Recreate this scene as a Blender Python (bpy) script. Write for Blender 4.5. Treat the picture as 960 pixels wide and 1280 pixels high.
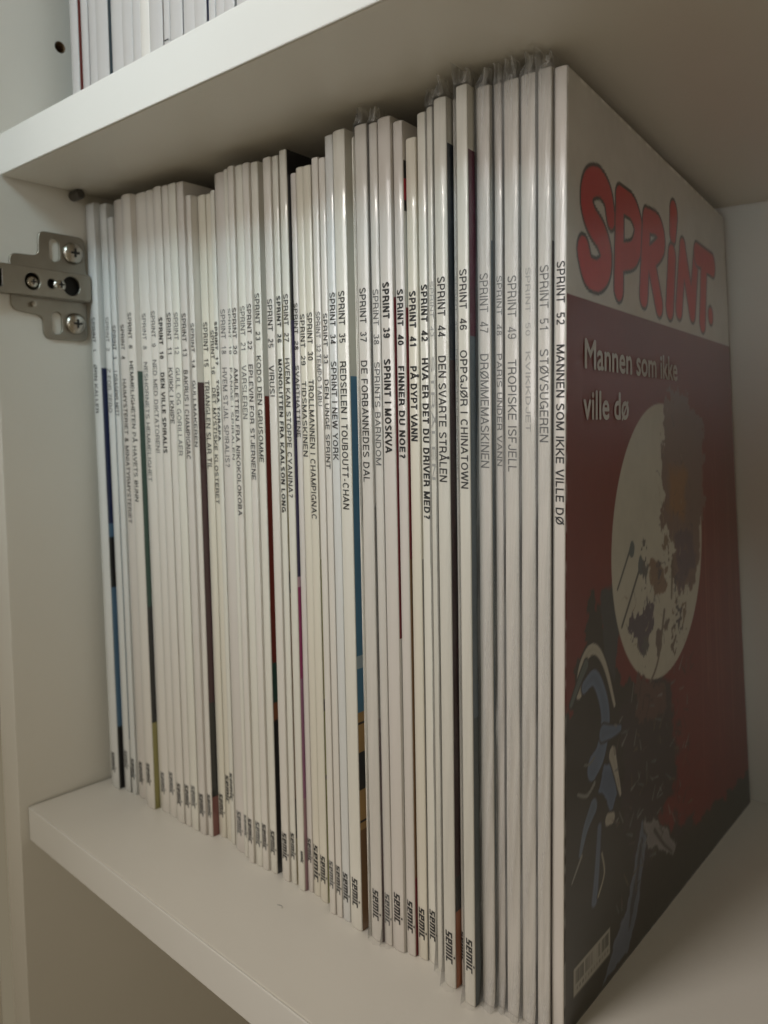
import bpy, bmesh, math, random
import numpy as np
from mathutils import Matrix, Vector
from mathutils import noise as mnoise

for o in list(bpy.data.objects): bpy.data.objects.remove(o)
S = bpy.context.scene
COL = S.collection

# ------------------------------------------------------------------ camera
yaw, pitch, roll = (0.738458, -0.124492, -0.012591)
ca, sa, cb, sb, cc, sc = math.cos(yaw), math.sin(yaw), math.cos(pitch), math.sin(pitch), math.cos(roll), math.sin(roll)
Rz = Matrix(((ca, -sa, 0), (sa, ca, 0), (0, 0, 1)))
Rx = Matrix(((1, 0, 0), (0, cb, -sb), (0, sb, cb)))
Ry = Matrix(((cc, 0, sc), (0, 1, 0), (-sc, 0, cc)))
M = Rz @ Rx @ Ry
cx, cy, cz = M.col[0], M.col[1], M.col[2]
cam = bpy.data.objects.new('camera', bpy.data.cameras.new('camera'))
COL.objects.link(cam)
R3 = Matrix((cx, cz, -cy)).transposed()
cam.matrix_world = Matrix.Translation((0.385421, -0.160672, 0.198818)) @ R3.to_4x4()
cam.data.sensor_fit = 'HORIZONTAL'
cam.data.sensor_width = 36.0
cam.data.lens = 36.0 * 991.895 / 960.0
cam.data.clip_start = 0.005
cam.data.clip_end = 50
cam.data.dof.use_dof = True
cam.data.dof.focus_distance = 0.262
cam.data.dof.aperture_fstop = 19.0
S.camera = cam

# ------------------------------------------------------------------ room light
W = bpy.data.worlds.new('World'); S.world = W; W.use_nodes = True
bg = W.node_tree.nodes['Background']
bg.inputs[0].default_value = (1.0, 0.85, 0.58, 1)
bg.inputs[1].default_value = 0.188
def area(name, loc, target, sx, sy, power, color):
    d = bpy.data.lights.new(name, 'AREA'); d.shape = 'RECTANGLE'; d.size = sx; d.size_y = sy
    d.energy = power; d.color = color
    o = bpy.data.objects.new(name, d); COL.objects.link(o)
    o.location = loc
    o.rotation_euler = (Vector(target) - Vector(loc)).to_track_quat('-Z', 'Y').to_euler()
    return o
def spread(o, deg): o.data.spread = math.radians(deg)
spread(area('room_light', (-0.25, -1.25, 0.45), (0.14, 0, 0.33), 0.55, 0.5, 0.52, (1.0, 0.95, 0.94)), 50)
spread(area('ceiling_light', (-0.0, -0.7, 1.2), (0.15, 0, 0.25), 0.3, 0.3, 0.56, (1.0, 0.94, 0.88)), 60)
area('warm_lamp', (-0.25, -1.1, 0.85), (0.12, 0, 0.2), 0.28, 0.28, 0.33, (1.0, 0.92, 0.83))
area('small_lamp', (-0.10, -1.05, 0.575), (0.15, 0.04, 0.27), 0.034, 0.034, 0.27, (1.0, 0.92, 0.80))
spread(area('daylight', (0.3, -0.8, 0.55), (0.05, 0, 0.46), 0.4, 0.4, 0.10, (0.85, 0.93, 1.0)), 30)
spread(area('daylight_high', (0.40, -0.55, 0.78), (0.14, 0, 0.38), 0.30, 0.30, 0.16, (0.66, 0.90, 1.0)), 26)
spread(area('back_panel_fill', (0.62, -1.3, 0.285), (0.33, 0.26, 0.295), 0.12, 0.04, 0.012, (0.80, 0.93, 1.0)), 9)  # added cool fill, brightens the upper right of the back panel
spread(area('side_fill', (0.85, -1.0, -0.05), (0.0, 0.03, 0.02), 0.3, 0.3, 0.034, (1.0, 0.93, 0.80)), 22)  # added fill, lifts the lower part of the left side panel
S.view_settings.view_transform = 'Standard'
S.view_settings.look = 'None'
S.view_settings.exposure = 0.0
S.view_settings.gamma = 1.0
S.render.engine = 'CYCLES'

# ------------------------------------------------------------------ materials
def mat(name, color, rough=0.5, metal=0.0, coat=0.0, var=0.0, vscale=60.0, bump=0.0, bscale=400.0, spec=0.5, stretch=(1, 1, 1), coat_r=0.1):
    m = bpy.data.materials.new(name); m.use_nodes = True
    nt = m.node_tree; p = nt.nodes['Principled BSDF']
    p.inputs['Base Color'].default_value = (*color, 1)
    p.inputs['Roughness'].default_value = rough
    p.inputs['Metallic'].default_value = metal
    p.inputs['Coat Weight'].default_value = coat
    p.inputs['Coat Roughness'].default_value = coat_r
    p.inputs['Specular IOR Level'].default_value = spec
    if var or bump:
        tc = nt.nodes.new('ShaderNodeTexCoord'); mp = nt.nodes.new('ShaderNodeMapping')
        mp.inputs['Scale'].default_value = stretch
        nt.links.new(tc.outputs['Object'], mp.inputs['Vector'])
    if var:
        n = nt.nodes.new('ShaderNodeTexNoise'); n.inputs['Scale'].default_value = vscale; n.inputs['Detail'].default_value = 5
        nt.links.new(mp.outputs[0], n.inputs['Vector'])
        mix = nt.nodes.new('ShaderNodeMix'); mix.data_type = 'RGBA'
        mix.inputs[6].default_value = (*[c * (1 - var) for c in color], 1)
        mix.inputs[7].default_value = (*[min(1, c * (1 + var)) for c in color], 1)
        nt.links.new(n.outputs[0], mix.inputs[0]); nt.links.new(mix.outputs[2], p.inputs['Base Color'])
    if bump:
        n2 = nt.nodes.new('ShaderNodeTexNoise'); n2.inputs['Scale'].default_value = bscale; n2.inputs['Detail'].default_value = 3
        nt.links.new(mp.outputs[0], n2.inputs['Vector'])
        b = nt.nodes.new('ShaderNodeBump'); b.inputs['Strength'].default_value = bump; b.inputs['Distance'].default_value = 0.0005
        nt.links.new(n2.outputs[0], b.inputs['Height']); nt.links.new(b.outputs[0], p.inputs['Normal'])
        if coat: nt.links.new(b.outputs[0], p.inputs['Coat Normal'])
    return m

LAM = mat('white_laminate', (0.742, 0.708, 0.642), 0.34, var=0.035, vscale=14, bump=0.10, bscale=350)
EDGE = mat('white_edge_band', (0.78, 0.76, 0.72), 0.22, var=0.03, vscale=20, bump=0.08, bscale=90)
BACKP = mat('white_back_board', (0.69, 0.645, 0.595), 0.30, var=0.04, vscale=10, bump=0.06, bscale=120)
CHIP = mat('raw_chipboard', (0.20, 0.12, 0.06), 0.9, var=0.5, vscale=900)
NICKEL = mat('nickel_steel', (0.34, 0.31, 0.26), 0.36, metal=1.0, var=0.08, vscale=200, bump=0.1, bscale=600)
NICKEL_D = mat('nickel_screw', (0.48, 0.44, 0.38), 0.24, metal=1.0)
BLACK = mat('recess_shade', (0.012, 0.011, 0.01), 0.6)  # flat black, paints the shade inside hinge openings and screw slots
PIN = mat('dull_grey_metal', (0.12, 0.11, 0.10), 0.45, metal=0.6)
PAGES = mat('paper_pages', (0.68, 0.63, 0.54), 0.85, var=0.12, vscale=500, stretch=(8, 1, 1))
SPINES = [mat('spine_card_%s' % nm, c, 0.38, coat=0.8, var=0.05, vscale=120, bump=0.14, bscale=300, stretch=(3, 1, 0.10), coat_r=0.065) for nm, c in (
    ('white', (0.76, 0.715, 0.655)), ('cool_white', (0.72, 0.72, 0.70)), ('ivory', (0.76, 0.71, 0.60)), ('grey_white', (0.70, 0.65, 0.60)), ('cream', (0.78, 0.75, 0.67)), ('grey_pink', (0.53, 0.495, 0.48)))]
PAL = dict(white=(.70, .68, .63), navy=(.025, .035, .10), steel_blue=(.10, .19, .30), black=(.018, .018, .018), dark_green=(.025, .075, .055),
    olive=(.30, .27, .09), maroon=(.055, .012, .018), dusty_red=(.24, .09, .08), brick_red=(.20, .025, .015), rust=(.28, .10, .04), rust_pale=(.38, .25, .17),
    ochre=(.42, .34, .16), indigo=(.035, .025, .09), magenta=(.32, .02, .13), pink_pale=(.55, .35, .42), mauve=(.33, .13, .24), dusty_pink=(.38, .22, .25),
    lime_dull=(.40, .38, .14), lime=(.30, .32, .05), blue=(.085, .22, .34), steel_pale=(.40, .47, .50), tan=(.42, .26, .10), brown=(.22, .12, .05),
    dark_red=(.20, .015, .025), red=(.50, .03, .05), grey_pale=(.38, .36, .34), navy_dark=(.02, .03, .05), orange=(.50, .17, .07), plum=(.17, .04, .08), slate=(.16, .20, .24),
    slate_dark=(.10, .125, .14), grey=(.34, .34, .34))
CM = {k: mat('cover_print_' + k, v, 0.3, coat=0.6, var=0.10, vscale=70, bump=0.05, bscale=200) for k, v in PAL.items()}
INK = [mat('ink_dark', (.022, .021, .021), .5), mat('ink_faded', (.11, .11, .11), .5), mat('ink_black', (.012, .012, .012), .45), mat('ink_ghost', (.40, .39, .37), .5)]

def sleeve_mat(name, base, streak, tone=.62, gloss=.55):
    m = bpy.data.materials.new(name); m.use_nodes = True
    nt = m.node_tree; nt.nodes.clear(); N = nt.nodes.new; L = nt.links.new
    out = N('ShaderNodeOutputMaterial'); tr = N('ShaderNodeBsdfTransparent'); df = N('ShaderNodeBsdfDiffuse'); gl = N('ShaderNodeBsdfGlossy')
    tr.inputs[0].default_value = (.97, .97, .97, 1); df.inputs[0].default_value = (tone, tone * .985, tone * .95, 1)
    gl.inputs[0].default_value = (1, 1, 1, 1); gl.inputs['Roughness'].default_value = .16
    tc = N('ShaderNodeTexCoord'); mp = N('ShaderNodeMapping'); mp.inputs['Scale'].default_value = (1, 1, .06)
    L(tc.outputs['Object'], mp.inputs['Vector'])
    n = N('ShaderNodeTexNoise'); n.inputs['Scale'].default_value = 420; n.inputs['Detail'].default_value = 4; L(mp.outputs[0], n.inputs['Vector'])
    r = N('ShaderNodeMapRange'); r.inputs[1].default_value = .42; r.inputs[2].default_value = .75; r.inputs[3].default_value = base; r.inputs[4].default_value = base + streak
    L(n.outputs[0], r.inputs[0])
    mx = N('ShaderNodeMixShader'); L(r.outputs[0], mx.inputs[0]); L(tr.outputs[0], mx.inputs[1]); L(df.outputs[0], mx.inputs[2])
    lw = N('ShaderNodeLayerWeight'); lw.inputs[0].default_value = .12
    n3 = N('ShaderNodeTexNoise'); n3.inputs['Scale'].default_value = 300; L(mp.outputs[0], n3.inputs['Vector'])
    b = N('ShaderNodeBump'); b.inputs['Strength'].default_value = .35; b.inputs['Distance'].default_value = .001; L(n3.outputs[0], b.inputs['Height'])
    L(b.outputs[0], gl.inputs['Normal'])
    mul = N('ShaderNodeMath'); mul.operation = 'MULTIPLY'; mul.inputs[1].default_value = gloss; L(lw.outputs['Fresnel'], mul.inputs[0])
    m2 = N('ShaderNodeMixShader'); L(mul.outputs[0], m2.inputs[0]); L(mx.outputs[0], m2.inputs[1]); L(gl.outputs[0], m2.inputs[2])
    L(m2.outputs[0], out.inputs[0])
    return m
SLV_CLEAR = sleeve_mat('clear_plastic_film', .03, .10)
SLV_TOP = sleeve_mat('loose_film_edge', .02, .42, .92, .75)
SLV_MILK = sleeve_mat('milky_plastic_film', .12, .40, .62, .8)

# ------------------------------------------------------------------ helpers
def link(name, me, mats, parent=None, loc=None):
    o = bpy.data.objects.new(name, me); COL.objects.link(o)
    for m in (mats if isinstance(mats, (list, tuple)) else [mats]): me.materials.append(m)
    if parent: o.parent = parent
    if loc is not None: o.location = loc
    return o
def thing(name, label, cat, loc=(0, 0, 0), group=None):
    o = bpy.data.objects.new(name, None); COL.objects.link(o); o.location = loc; o.empty_display_size = .02
    o['label'] = label; o['category'] = cat
    if group: o['group'] = group
    return o
def mesh(name, v, f, mi=None, smooth=False):
    me = bpy.data.meshes.new(name); me.from_pydata([tuple(p) for p in v], [], f); me.update()
    if mi is not None: me.polygons.foreach_set('material_index', mi)
    if smooth: me.polygons.foreach_set('use_smooth', [True] * len(me.polygons))
    return me
def box(name, a, b, m, parent=None, bev=0.0006, seg=2):
    bm = bmesh.new(); bmesh.ops.create_cube(bm, size=1)
    for v in bm.verts:
        v.co = Vector([a[i] + (v.co[i] + .5) * (b[i] - a[i]) for i in range(3)])
    if bev: bmesh.ops.bevel(bm, geom=list(bm.edges), offset=bev, segments=seg, affect='EDGES', profile=.5)
    me = bpy.data.meshes.new(name); bm.to_mesh(me); bm.free()
    return link(name, me, m, parent)
def curve_plate(name, outer, holes, depth, m, parent, xform, bev=0.0002):
    """2D outline with holes, extruded; local (u,v,w) placed by xform."""
    cu = bpy.data.curves.new(name, 'CURVE'); cu.dimensions = '2D'; cu.fill_mode = 'BOTH'
    cu.extrude = depth / 2; cu.bevel_depth = bev; cu.bevel_resolution = 1
    for pts in [outer] + holes:
        sp = cu.splines.new('POLY'); sp.points.add(len(pts) - 1)
        for i, p in enumerate(pts): sp.points[i].co = (p[0], p[1], 0, 1)
        sp.use_cyclic_u = True
    t = bpy.data.objects.new('tmp', cu); COL.objects.link(t)
    bpy.context.view_layer.update()
    me = bpy.data.meshes.new_from_object(t.evaluated_get(bpy.context.evaluated_depsgraph_get()))
    bpy.data.objects.remove(t)
    for v in me.vertices: v.co = xform(v.co.x, v.co.y, v.co.z + depth / 2)
    me.materials.clear()
    return link(name, me, m, parent)
def rounded(pts, r, n=4):
    out = []
    k = len(pts)
    for i in range(k):
        p0, p1, p2 = Vector(pts[i - 1]), Vector(pts[i]), Vector(pts[(i + 1) % k])
        a = (p0 - p1).normalized(); b = (p2 - p1).normalized()
        rr = min(r, (p0 - p1).length / 2.05, (p2 - p1).length / 2.05)
        s, e = p1 + a * rr, p1 + b * rr
        for j in range(n + 1):
            t = j / n
            out.append(tuple((1 - t) ** 2 * s + 2 * t * (1 - t) * p1 + t * t * e))
    return out
def capsule(u, v, w, h, n=6):
    r = w / 2; o = []
    for i in range(n + 1):
        a = math.pi * i / n; o.append((u + r * math.cos(a), v + h / 2 - r + r * math.sin(a)))
    for i in range(n + 1):
        a = math.pi + math.pi * i / n; o.append((u + r * math.cos(a), v - h / 2 + r + r * math.sin(a)))
    return o
def lathe(name, prof, m, parent, mat4, n=28):
    v = []; f = []
    for r, h in prof:
        for i in range(n):
            a = 2 * math.pi * i / n; v.append(mat4 @ Vector((r * math.cos(a), r * math.sin(a), h)))
    for j in range(len(prof) - 1):
        for i in range(n):
            f.append((j * n + i, j * n + (i + 1) % n, (j + 1) * n + (i + 1) % n, (j + 1) * n + i))
    f.append(tuple(range(n))[::-1]); f.append(tuple((len(prof) - 1) * n + i for i in range(n)))
    return link(name, mesh(name, v, f, smooth=False), m, parent)
TOX = Matrix(((0, 0, 1, 0), (1, 0, 0, 0), (0, 1, 0, 0), (0, 0, 0, 1)))   # local z -> world +x

# ------------------------------------------------------------------ cabinet
D, H, T, WID = 0.2627, 0.3038, 0.0176, 0.764
cab = thing('cabinet', 'open white laminate cabinet holding both rows of comic albums, steel hinge on its left side', 'cabinet')
sp = box('side_panel', (-.018, -.0052, -.375), (0, D + .003, .66), LAM, cab, .0005)
sp['label'] = 'left side panel with drilled shelf pin holes and a door hinge'
# drilled pin holes: real blind holes lined with raw chipboard
bmc = bmesh.new()
for z in (.3689, .4009, .4329):
    for yy in (.0303,):
        bmesh.ops.create_cone(bmc, cap_ends=True, segments=28, radius1=.0026, radius2=.0026, depth=.022, matrix=Matrix.Translation((0, yy, z)) @ Matrix.Rotation(math.pi / 2, 4, 'Y'))
cme = bpy.data.meshes.new('cut'); bmc.to_mesh(cme); bmc.free()
cut = link('cut', cme, [LAM, CHIP])
for p in cme.polygons: p.material_index = 1
sp.data.materials.append(CHIP)
bo = sp.modifiers.new('b', 'BOOLEAN'); bo.object = cut; bo.operation = 'DIFFERENCE'; bo.solver = 'EXACT'
bpy.context.view_layer.update()
nm = bpy.data.meshes.new_from_object(sp.evaluated_get(bpy.context.evaluated_depsgraph_get()))
sp.modifiers.clear(); sp.data = nm; bpy.data.objects.remove(cut)
rp = box('side_panel', (WID, -.0052, -.375), (WID + .018, D + .003, .66), LAM, cab, .0005)
rp['label'] = 'plain right side panel'
box('back_panel', (0, D, -.375), (WID, D + .003, .66), BACKP, cab, 0)
s1 = box('shelf', (.0007, 0, -T), (WID - .0007, D - .0003, 0), LAM, cab, .0005); s1['label'] = 'lower shelf carrying the numbered albums'
s2 = box('shelf', (.0007, 0, H), (WID - .0007, D - .0003, H + T), LAM, cab, .0005); s2['label'] = 'upper shelf above the numbered albums'
for z in (-T, H):
    e = box('edge_band', (.0007, -.0009, z + .0001), (WID - .0007, -.0001, z + T - .0001), EDGE, s1 if z < 0 else s2, .0004)
box('bottom_panel', (.0003, 0, -.375), (WID - .0003, D - .0003, -.357), LAM, cab, .0005)
box('top_panel', (.0003, 0, .642), (WID - .0003, D - .0003, .66), LAM, cab, .0005)
# door, opened flat to the left of the hinge
dr = box('door', (-.0405, -.49, -.375), (-.0225, -.0095, .66), LAM, cab, .0008)
dr['label'] = 'white cabinet door standing open at a right angle'
for nm_, yy, zz in (('shelf_pin', .034, H - .0022), ('shelf_pin', .215, H - .0022), ('shelf_pin', .034, -T - .0022), ('shelf_pin', .215, -T - .0022)):
    lathe(nm_, [(.0001, 0), (.0022, 0), (.0024, .0004), (.0024, .0075), (.0019, .0082), (.0001, .0082)], PIN, cab, Matrix.Translation((.0001, yy, zz)) @ TOX, 18)
# hinge
hg = bpy.data.objects.new('hinge', None); COL.objects.link(hg); hg.parent = cab; hg['label'] = 'nickel door hinge with cross shaped mounting plate'
wallx = lambda x0: (lambda u, v, w: Vector((x0 + w, u, v)))
outl = rounded([(.0020, .2700), (.0020, .2448), (.0165, .2430), (.0170, .2325), (.0385, .2325), (.0385, .2822), (.0160, .2822), (.0155, .2705)], .0032, 5)
curve_plate('mounting_plate', outl, [capsule(.0232, .2745, .0056, .0115), capsule(.0232, .2400, .0056, .0115)], .0009, NICKEL, hg, wallx(.0001), .0003)
# raised saddle and arm
def prism_y(name, prof, y0, y1, m, parent, n=1, taper=None):
    v = []; f = []
    k = len(prof)
    for j in range(n + 1):
        t = j / n; y = y0 + (y1 - y0) * t; s = taper(t) if taper else 1
        for (x, z) in prof: v.append((x, y, .2572 + (z - .2572) * s))
    for j in range(n):
        for i in range(k): f.append((j * k + i, j * k + (i + 1) % k, (j + 1) * k + (i + 1) % k, (j + 1) * k + i))
    f.append(tuple(range(k))); f.append(tuple(n * k + i for i in range(k))[::-1])
    return link(name, mesh(name, v, f), m, parent)
holes = [capsule(.0096, .2577, .0078, .0086), capsule(.0188, .2577, .0050, .0052), [(.0285 + .0046 * math.cos(a), .2577 + .0049 * math.sin(a)) for a in [math.pi * 2 * i / 20 for i in range(20)]], rounded([(-.0062, .2535), (-.0040, .2535), (-.0040, .2620), (-.0062, .2620)], .0004, 2)]
arm_o = rounded([(-.030, .2512), (.0382, .2518), (.0384, .2577), (.0382, .2636), (-.030, .2642)], .0008, 3)
curve_plate('hinge_arm', arm_o, holes, .0011, NICKEL, hg, wallx(.0054), .0003)
box('arm_flange', (.0016, -.030, .2634), (.0053, .0380, .2643), NICKEL, hg, .0003)
box('arm_flange', (.0016, -.030, .2511), (.0053, .0380, .2520), NICKEL, hg, .0003)
box('arm_recess_shade', (.0029, -.028, .2523), (.0033, .036, .2631), BLACK, hg, 0)  # black sheet behind the arm holes, paints the shade inside the arm
box('hinge_cup_link', (-.0215, -.047, .2505), (.0064, -.0298, .2650), NICKEL, hg, .0012)
def screw(y, z, x0, r, dome, cross=True):
    mm = Matrix.Translation((x0, y, z)) @ TOX
    prof = [(r, 0), (r, .0004)] + [(r * math.cos(a), .0004 + dome * math.sin(a)) for a in [math.pi / 2 * i / 7 for i in range(1, 7)]] + [(r * .04, .0004 + dome)]
    s = lathe('screw', prof, NICKEL_D, hg, mm, 28)
    for p in s.data.polygons: p.use_smooth = True
    w, l = r * .10, r * .40
    top = dome + .0005
    v = []; f = []
    for (a, b) in ((w, l), (l, w)):
        i = len(v); v += [mm @ Vector(q) for q in ((-a, -b, top - .0001 - (.00005 if a > b else 0)), (a, -b, top - .0001 - (.00005 if a > b else 0)), (a, b, top - .0001 - (.00005 if a > b else 0)), (-a, b, top - .0001 - (.00005 if a > b else 0)))]
        f.append((i, i + 1, i + 2, i + 3))
    # cross slot: flat black pieces on the dome top paint its shade
    link('screw_slot', mesh('screw_slot', [Vector((p.x - .0002, p.y, p.z)) + Vector((.0004, 0, 0)) for p in v], f), BLACK, hg)
screw(.0322, .2742, .0015, .0052, .0026)
screw(.0324, .2405, .0015, .0052, .0026)
screw(.0105, .2577, .0034, .0033, .0022)
screw(.0232, .2577, .0036, .0038, .0034)
lathe('rivet', [(.0001, 0), (.0012, 0), (.0012, .002), (.0001, .0022)], NICKEL_D, hg, Matrix.Translation((.0015, .0115, .2478)) @ TOX, 14)

# ------------------------------------------------------------------ lettering
def arc(cx_, cy_, rx, ry, a0, a1, n=9):
    return [(cx_ + rx * math.cos(math.radians(a0 + (a1 - a0) * i / n)), cy_ + ry * math.sin(math.radians(a0 + (a1 - a0) * i / n))) for i in range(n + 1)]
def font_glyphs(sw):
    """grotesque letters as stroke centre lines; cap height 1, sw = stroke width"""
    e = sw / 2; T1 = 1 - e; M_ = .5
    def O(w=.78): return [arc(w / 2, .5, w / 2 - e, .5 - e, 90, 450, 26)]
    def Cc(w=.72): return arc(w / 2 + .01, .5, w / 2 - e, .5 - e, 42, 318, 22)
    def Sx(w=.66):
        return arc(w / 2, .745, w / 2 - e, .255 - e, 20, 180, 9)[:-1] + arc(w / 2, .745, w / 2 - e, .255 - e, 180, 248, 4) + arc(w / 2, .265, w / 2 - e + .01, .265 - e, 62, 0, 4) + arc(w / 2, .265, w / 2 - e + .01, .265 - e, 0, -160, 9)[1:]
    bow = lambda w, y0, y1: [(e, y1)] + arc(w - (y1 - y0) / 2 - e, (y0 + y1) / 2, (y1 - y0) / 2, (y1 - y0) / 2, 90, -90, 9) + [(e, y0)]
    V_ = lambda x, y0=0, y1=1: [(x, y0), (x, y1)]
    Hh = lambda y, x0, x1: [(x0, y), (x1, y)]
    G = {
     'A': (.72, [[(.03, 0), (.36, 1)], [(.69, 0), (.36, 1)], Hh(.34, .16, .56)]),
     'B': (.68, [V_(e), bow(.62, .52, T1), bow(.66, e, .52)]),
     'C': (.72, [Cc()]), 'D': (.72, [V_(e), bow(.70, e, T1) if 0 else [(e, T1), (.32, T1)] + arc(.32, .5, .38 - e, .5 - e, 90, -90, 12)[1:-1] + [(.32, e), (e, e)]]),
     'E': (.62, [V_(e), Hh(T1, 0, .60), Hh(M_ + .02, 0, .56), Hh(e, 0, .61)]), 'F': (.58, [V_(e), Hh(T1, 0, .57), Hh(M_, 0, .50)]),
     'G': (.76, [Cc(.74)[:-4] + [(.70, .28), (.70, .46)], Hh(.46, .42, .75), V_(.705, 0, .48)]),
     'H': (.70, [V_(e), V_(.70 - e), Hh(M_, e, .70 - e)]), 'I': (.16 + sw * .3, [V_(.08 + sw * .15)]),
     'J': (.54, [[(.54 - e, 1), (.54 - e, .28)] + arc(.27, .27, .27 - e, .27 - e, 0, -180, 10)[1:] + [(e, .33)]]),
     'K': (.70, [V_(e), [(.66, 1), (e, .36)], [(.26, .54), (.69, 0)]]), 'L': (.56, [V_(e), Hh(e, 0, .56)]),
     'M': (.84, [V_(e), V_(.84 - e), [(e, 1), (.42, .04)], [(.84 - e, 1), (.42, .04)]]), 'N': (.71, [V_(e), V_(.71 - e), [(e, 1), (.71 - e, 0)]]),
     'O': (.78, O()), 'P': (.65, [V_(e), bow(.65, .45, T1)]), 'Q': (.78, O() + [[(.48, .24), (.74, 0)]]),
     'R': (.70, [V_(e), bow(.67, .47, T1), [(.40, .47), (.56, .40), (.60, .22), (.67, 0)]]), 'S': (.66, [Sx()]),
     'T': (.62, [V_(.31), Hh(T1, 0, .62)]), 'U': (.70, [[(e, 1), (e, .32)] + arc(.35, .32, .35 - e, .32 - e, 180, 360, 12)[1:-1] + [(.70 - e, .32), (.70 - e, 1)]]),
     'V': (.68, [[(.03, 1), (.34, 0)], [(.65, 1), (.34, 0)]]), 'W': (.96, [[(.03, 1), (.25, 0)], [(.48, 1), (.25, 0)], [(.48, 1), (.71, 0)], [(.93, 1), (.71, 0)]]),
     'X': (.68, [[(.03, 1), (.65, 0)], [(.65, 1), (.03, 0)]]), 'Y': (.68, [[(.03, 1), (.34, .42)], [(.65, 1), (.34, .42)], V_(.34, 0, .44)]),
     'Z': (.62, [Hh(T1, .03, .60), Hh(e, .02, .62), [(.58, T1), (.05, e)]]),
     '0': (.56, [arc(.28, .5, .28 - e, .5 - e, 90, 450, 22)]), '1': (.56, [V_(.34), [(.34, .93), (.24, .80), (.10, .77)]]),
     '2': (.56, [arc(.28, .70, .26 - e, .30 - e, 160, -20, 10) + [(.42, .48), (.12, .20), (.06, e)], Hh(e, .03, .54)]),
     '3': (.56, [arc(.28, .74, .25 - e, .26 - e, 160, -80, 10), arc(.28, .275, .28 - e, .275 - e, 80, -160, 11)]),
     '4': (.56, [V_(.42), Hh(.25, .02, .55), [(.42, .97), (.05, .25)]]),
     '5': (.56, [Hh(T1, .10, .50), [(.12, 1), (.07, .50)], [(.07, .50)] + arc(.28, .32, .27 - e, .32 - e, 130, -150, 12)]),
     '6': (.56, [arc(.28, .31, .28 - e, .31 - e, 90, 450, 20), [(.28 - .28 + e, .33)] + arc(.30, .58, .30 - e, .42 - e, 180, 30, 9)]),
     '7': (.56, [Hh(T1, .03, .55), [(.52, T1), (.30, .45), (.20, 0)]]),
     '8': (.56, [arc(.28, .745, .24 - e, .255 - e, 90, 450, 18), arc(.28, .27, .28 - e, .27 - e, 90, 450, 18)]),
     '9': (.56, [arc(.28, .69, .28 - e, .31 - e, 90, 450, 20), arc(.26, .42, .30 - e, .42 - e, -150, 0, 9) + [(.56 - e, .67)]]),
     '!': (.26, [V_(.13, .28, 1), V_(.13, 0, sw)]), '?': (.56, [arc(.28, .74, .24 - e, .26 - e, 165, -50, 10) + [(.28, .42), (.28, .27)], V_(.28, 0, sw)]),
     '&': (.70, [[(.66, 0), (.20, .62)] + arc(.32, .78, .15, .20 - e, 200, -20, 9) + [(.40, .58), (.14, .40)] + arc(.28, .25, .25 - e, .25 - e, 130, 330, 9) + [(.60, .46)]]),
     '-': (.38, [Hh(.38, .05, .33)]), ' ': (.30, [])}
    w, st = G['A']; G['Å'] = (w, st + [arc(.36, 1.16, .085, .085, 90, 450, 10)])
    w, st = G['O']; G['Ø'] = (w, st + [[(.06, -.03), (.72, 1.03)]])
    return G
def text_mesh(s, sw):
    """flat lettering: every stroke a ribbon on its own 3 micron layer, so no two faces coincide"""
    G = font_glyphs(sw); v = []; f = []; x = 0.0; e = sw / 2
    for ch in s:
        w, strokes = G.get(ch, G['-'])
        for k, st in enumerate(strokes):
            st = [Vector(p) for p in st]; fine = [st[0]]
            for p in st[1:]:
                m_ = max(1, int((p - fine[-1]).length / .16)); a_ = fine[-1]
                for q in range(1, m_ + 1): fine.append(a_ + (p - a_) * q / m_)
            st = fine; n = len(st)
            closed = n > 14 and (st[0] - st[-1]).length < 1e-4
            i0 = len(v)
            for i, p in enumerate(st):
                a = (st[i] - st[i - 1]).normalized() if i > 0 else ((st[0] - st[-2]).normalized() if closed else None)
                b = (st[i + 1] - st[i]).normalized() if i < n - 1 else ((st[1] - st[0]).normalized() if closed else None)
                if a is None: a = b
                if b is None: b = a
                t = (a + b)
                t = t.normalized() if t.length > .2 else a
                nn = Vector((-t.y, t.x)); c = max(.45, nn.dot(Vector((-a.y, a.x))))
                q = nn * (e / c)
                v.append((x + p.x + q.x, p.y + q.y, k)); v.append((x + p.x - q.x, p.y - q.y, k))
            for i in range(n - 1): f.append((i0 + 2 * i, i0 + 2 * i + 1, i0 + 2 * i + 3, i0 + 2 * i + 2))
        x += w + .13
    return (np.array(v, float).reshape(-1, 3), f)
def font_text(s):
    cu = bpy.data.curves.new('t', 'FONT'); cu.body = s; cu.size = 1.0; cu.resolution_u = 3; cu.fill_mode = 'FRONT'
    t = bpy.data.objects.new('t', cu); COL.objects.link(t); bpy.context.view_layer.update()
    me = bpy.data.meshes.new_from_object(t.evaluated_get(bpy.context.evaluated_depsgraph_get()))
    bpy.data.objects.remove(t)
    co = np.zeros(len(me.vertices) * 3); me.vertices.foreach_get('co', co); co = co.reshape(-1, 3)
    fs = [tuple(p.vertices) for p in me.polygons]
    bpy.data.meshes.remove(me)
    # heavier weight: four copies a hair apart, each on its own layer
    cs = []; ff = []
    for k, (dx, dy) in enumerate(((.02, 0), (-.02, 0), (0, .02), (0, -.02))):
        c2 = co.copy(); c2[:, 0] += dx; c2[:, 1] += dy; c2[:, 2] = k; ff += [tuple(i + len(co) * k for i in p) for p in fs]; cs.append(c2)
    return np.vstack(cs), ff
GLY = {'s': ["#####", "##...", "#####", "...##", "#####"], 'e': ["#####", "##.##", "#####", "##...", "#####"],
       'm': ["########", "##.##.##", "##.##.##", "##.##.##", "##.##.##"], 'i': ["##", "##", "##", "##", "##"], 'c': ["#####", "##...", "##...", "##...", "#####"]}
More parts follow.
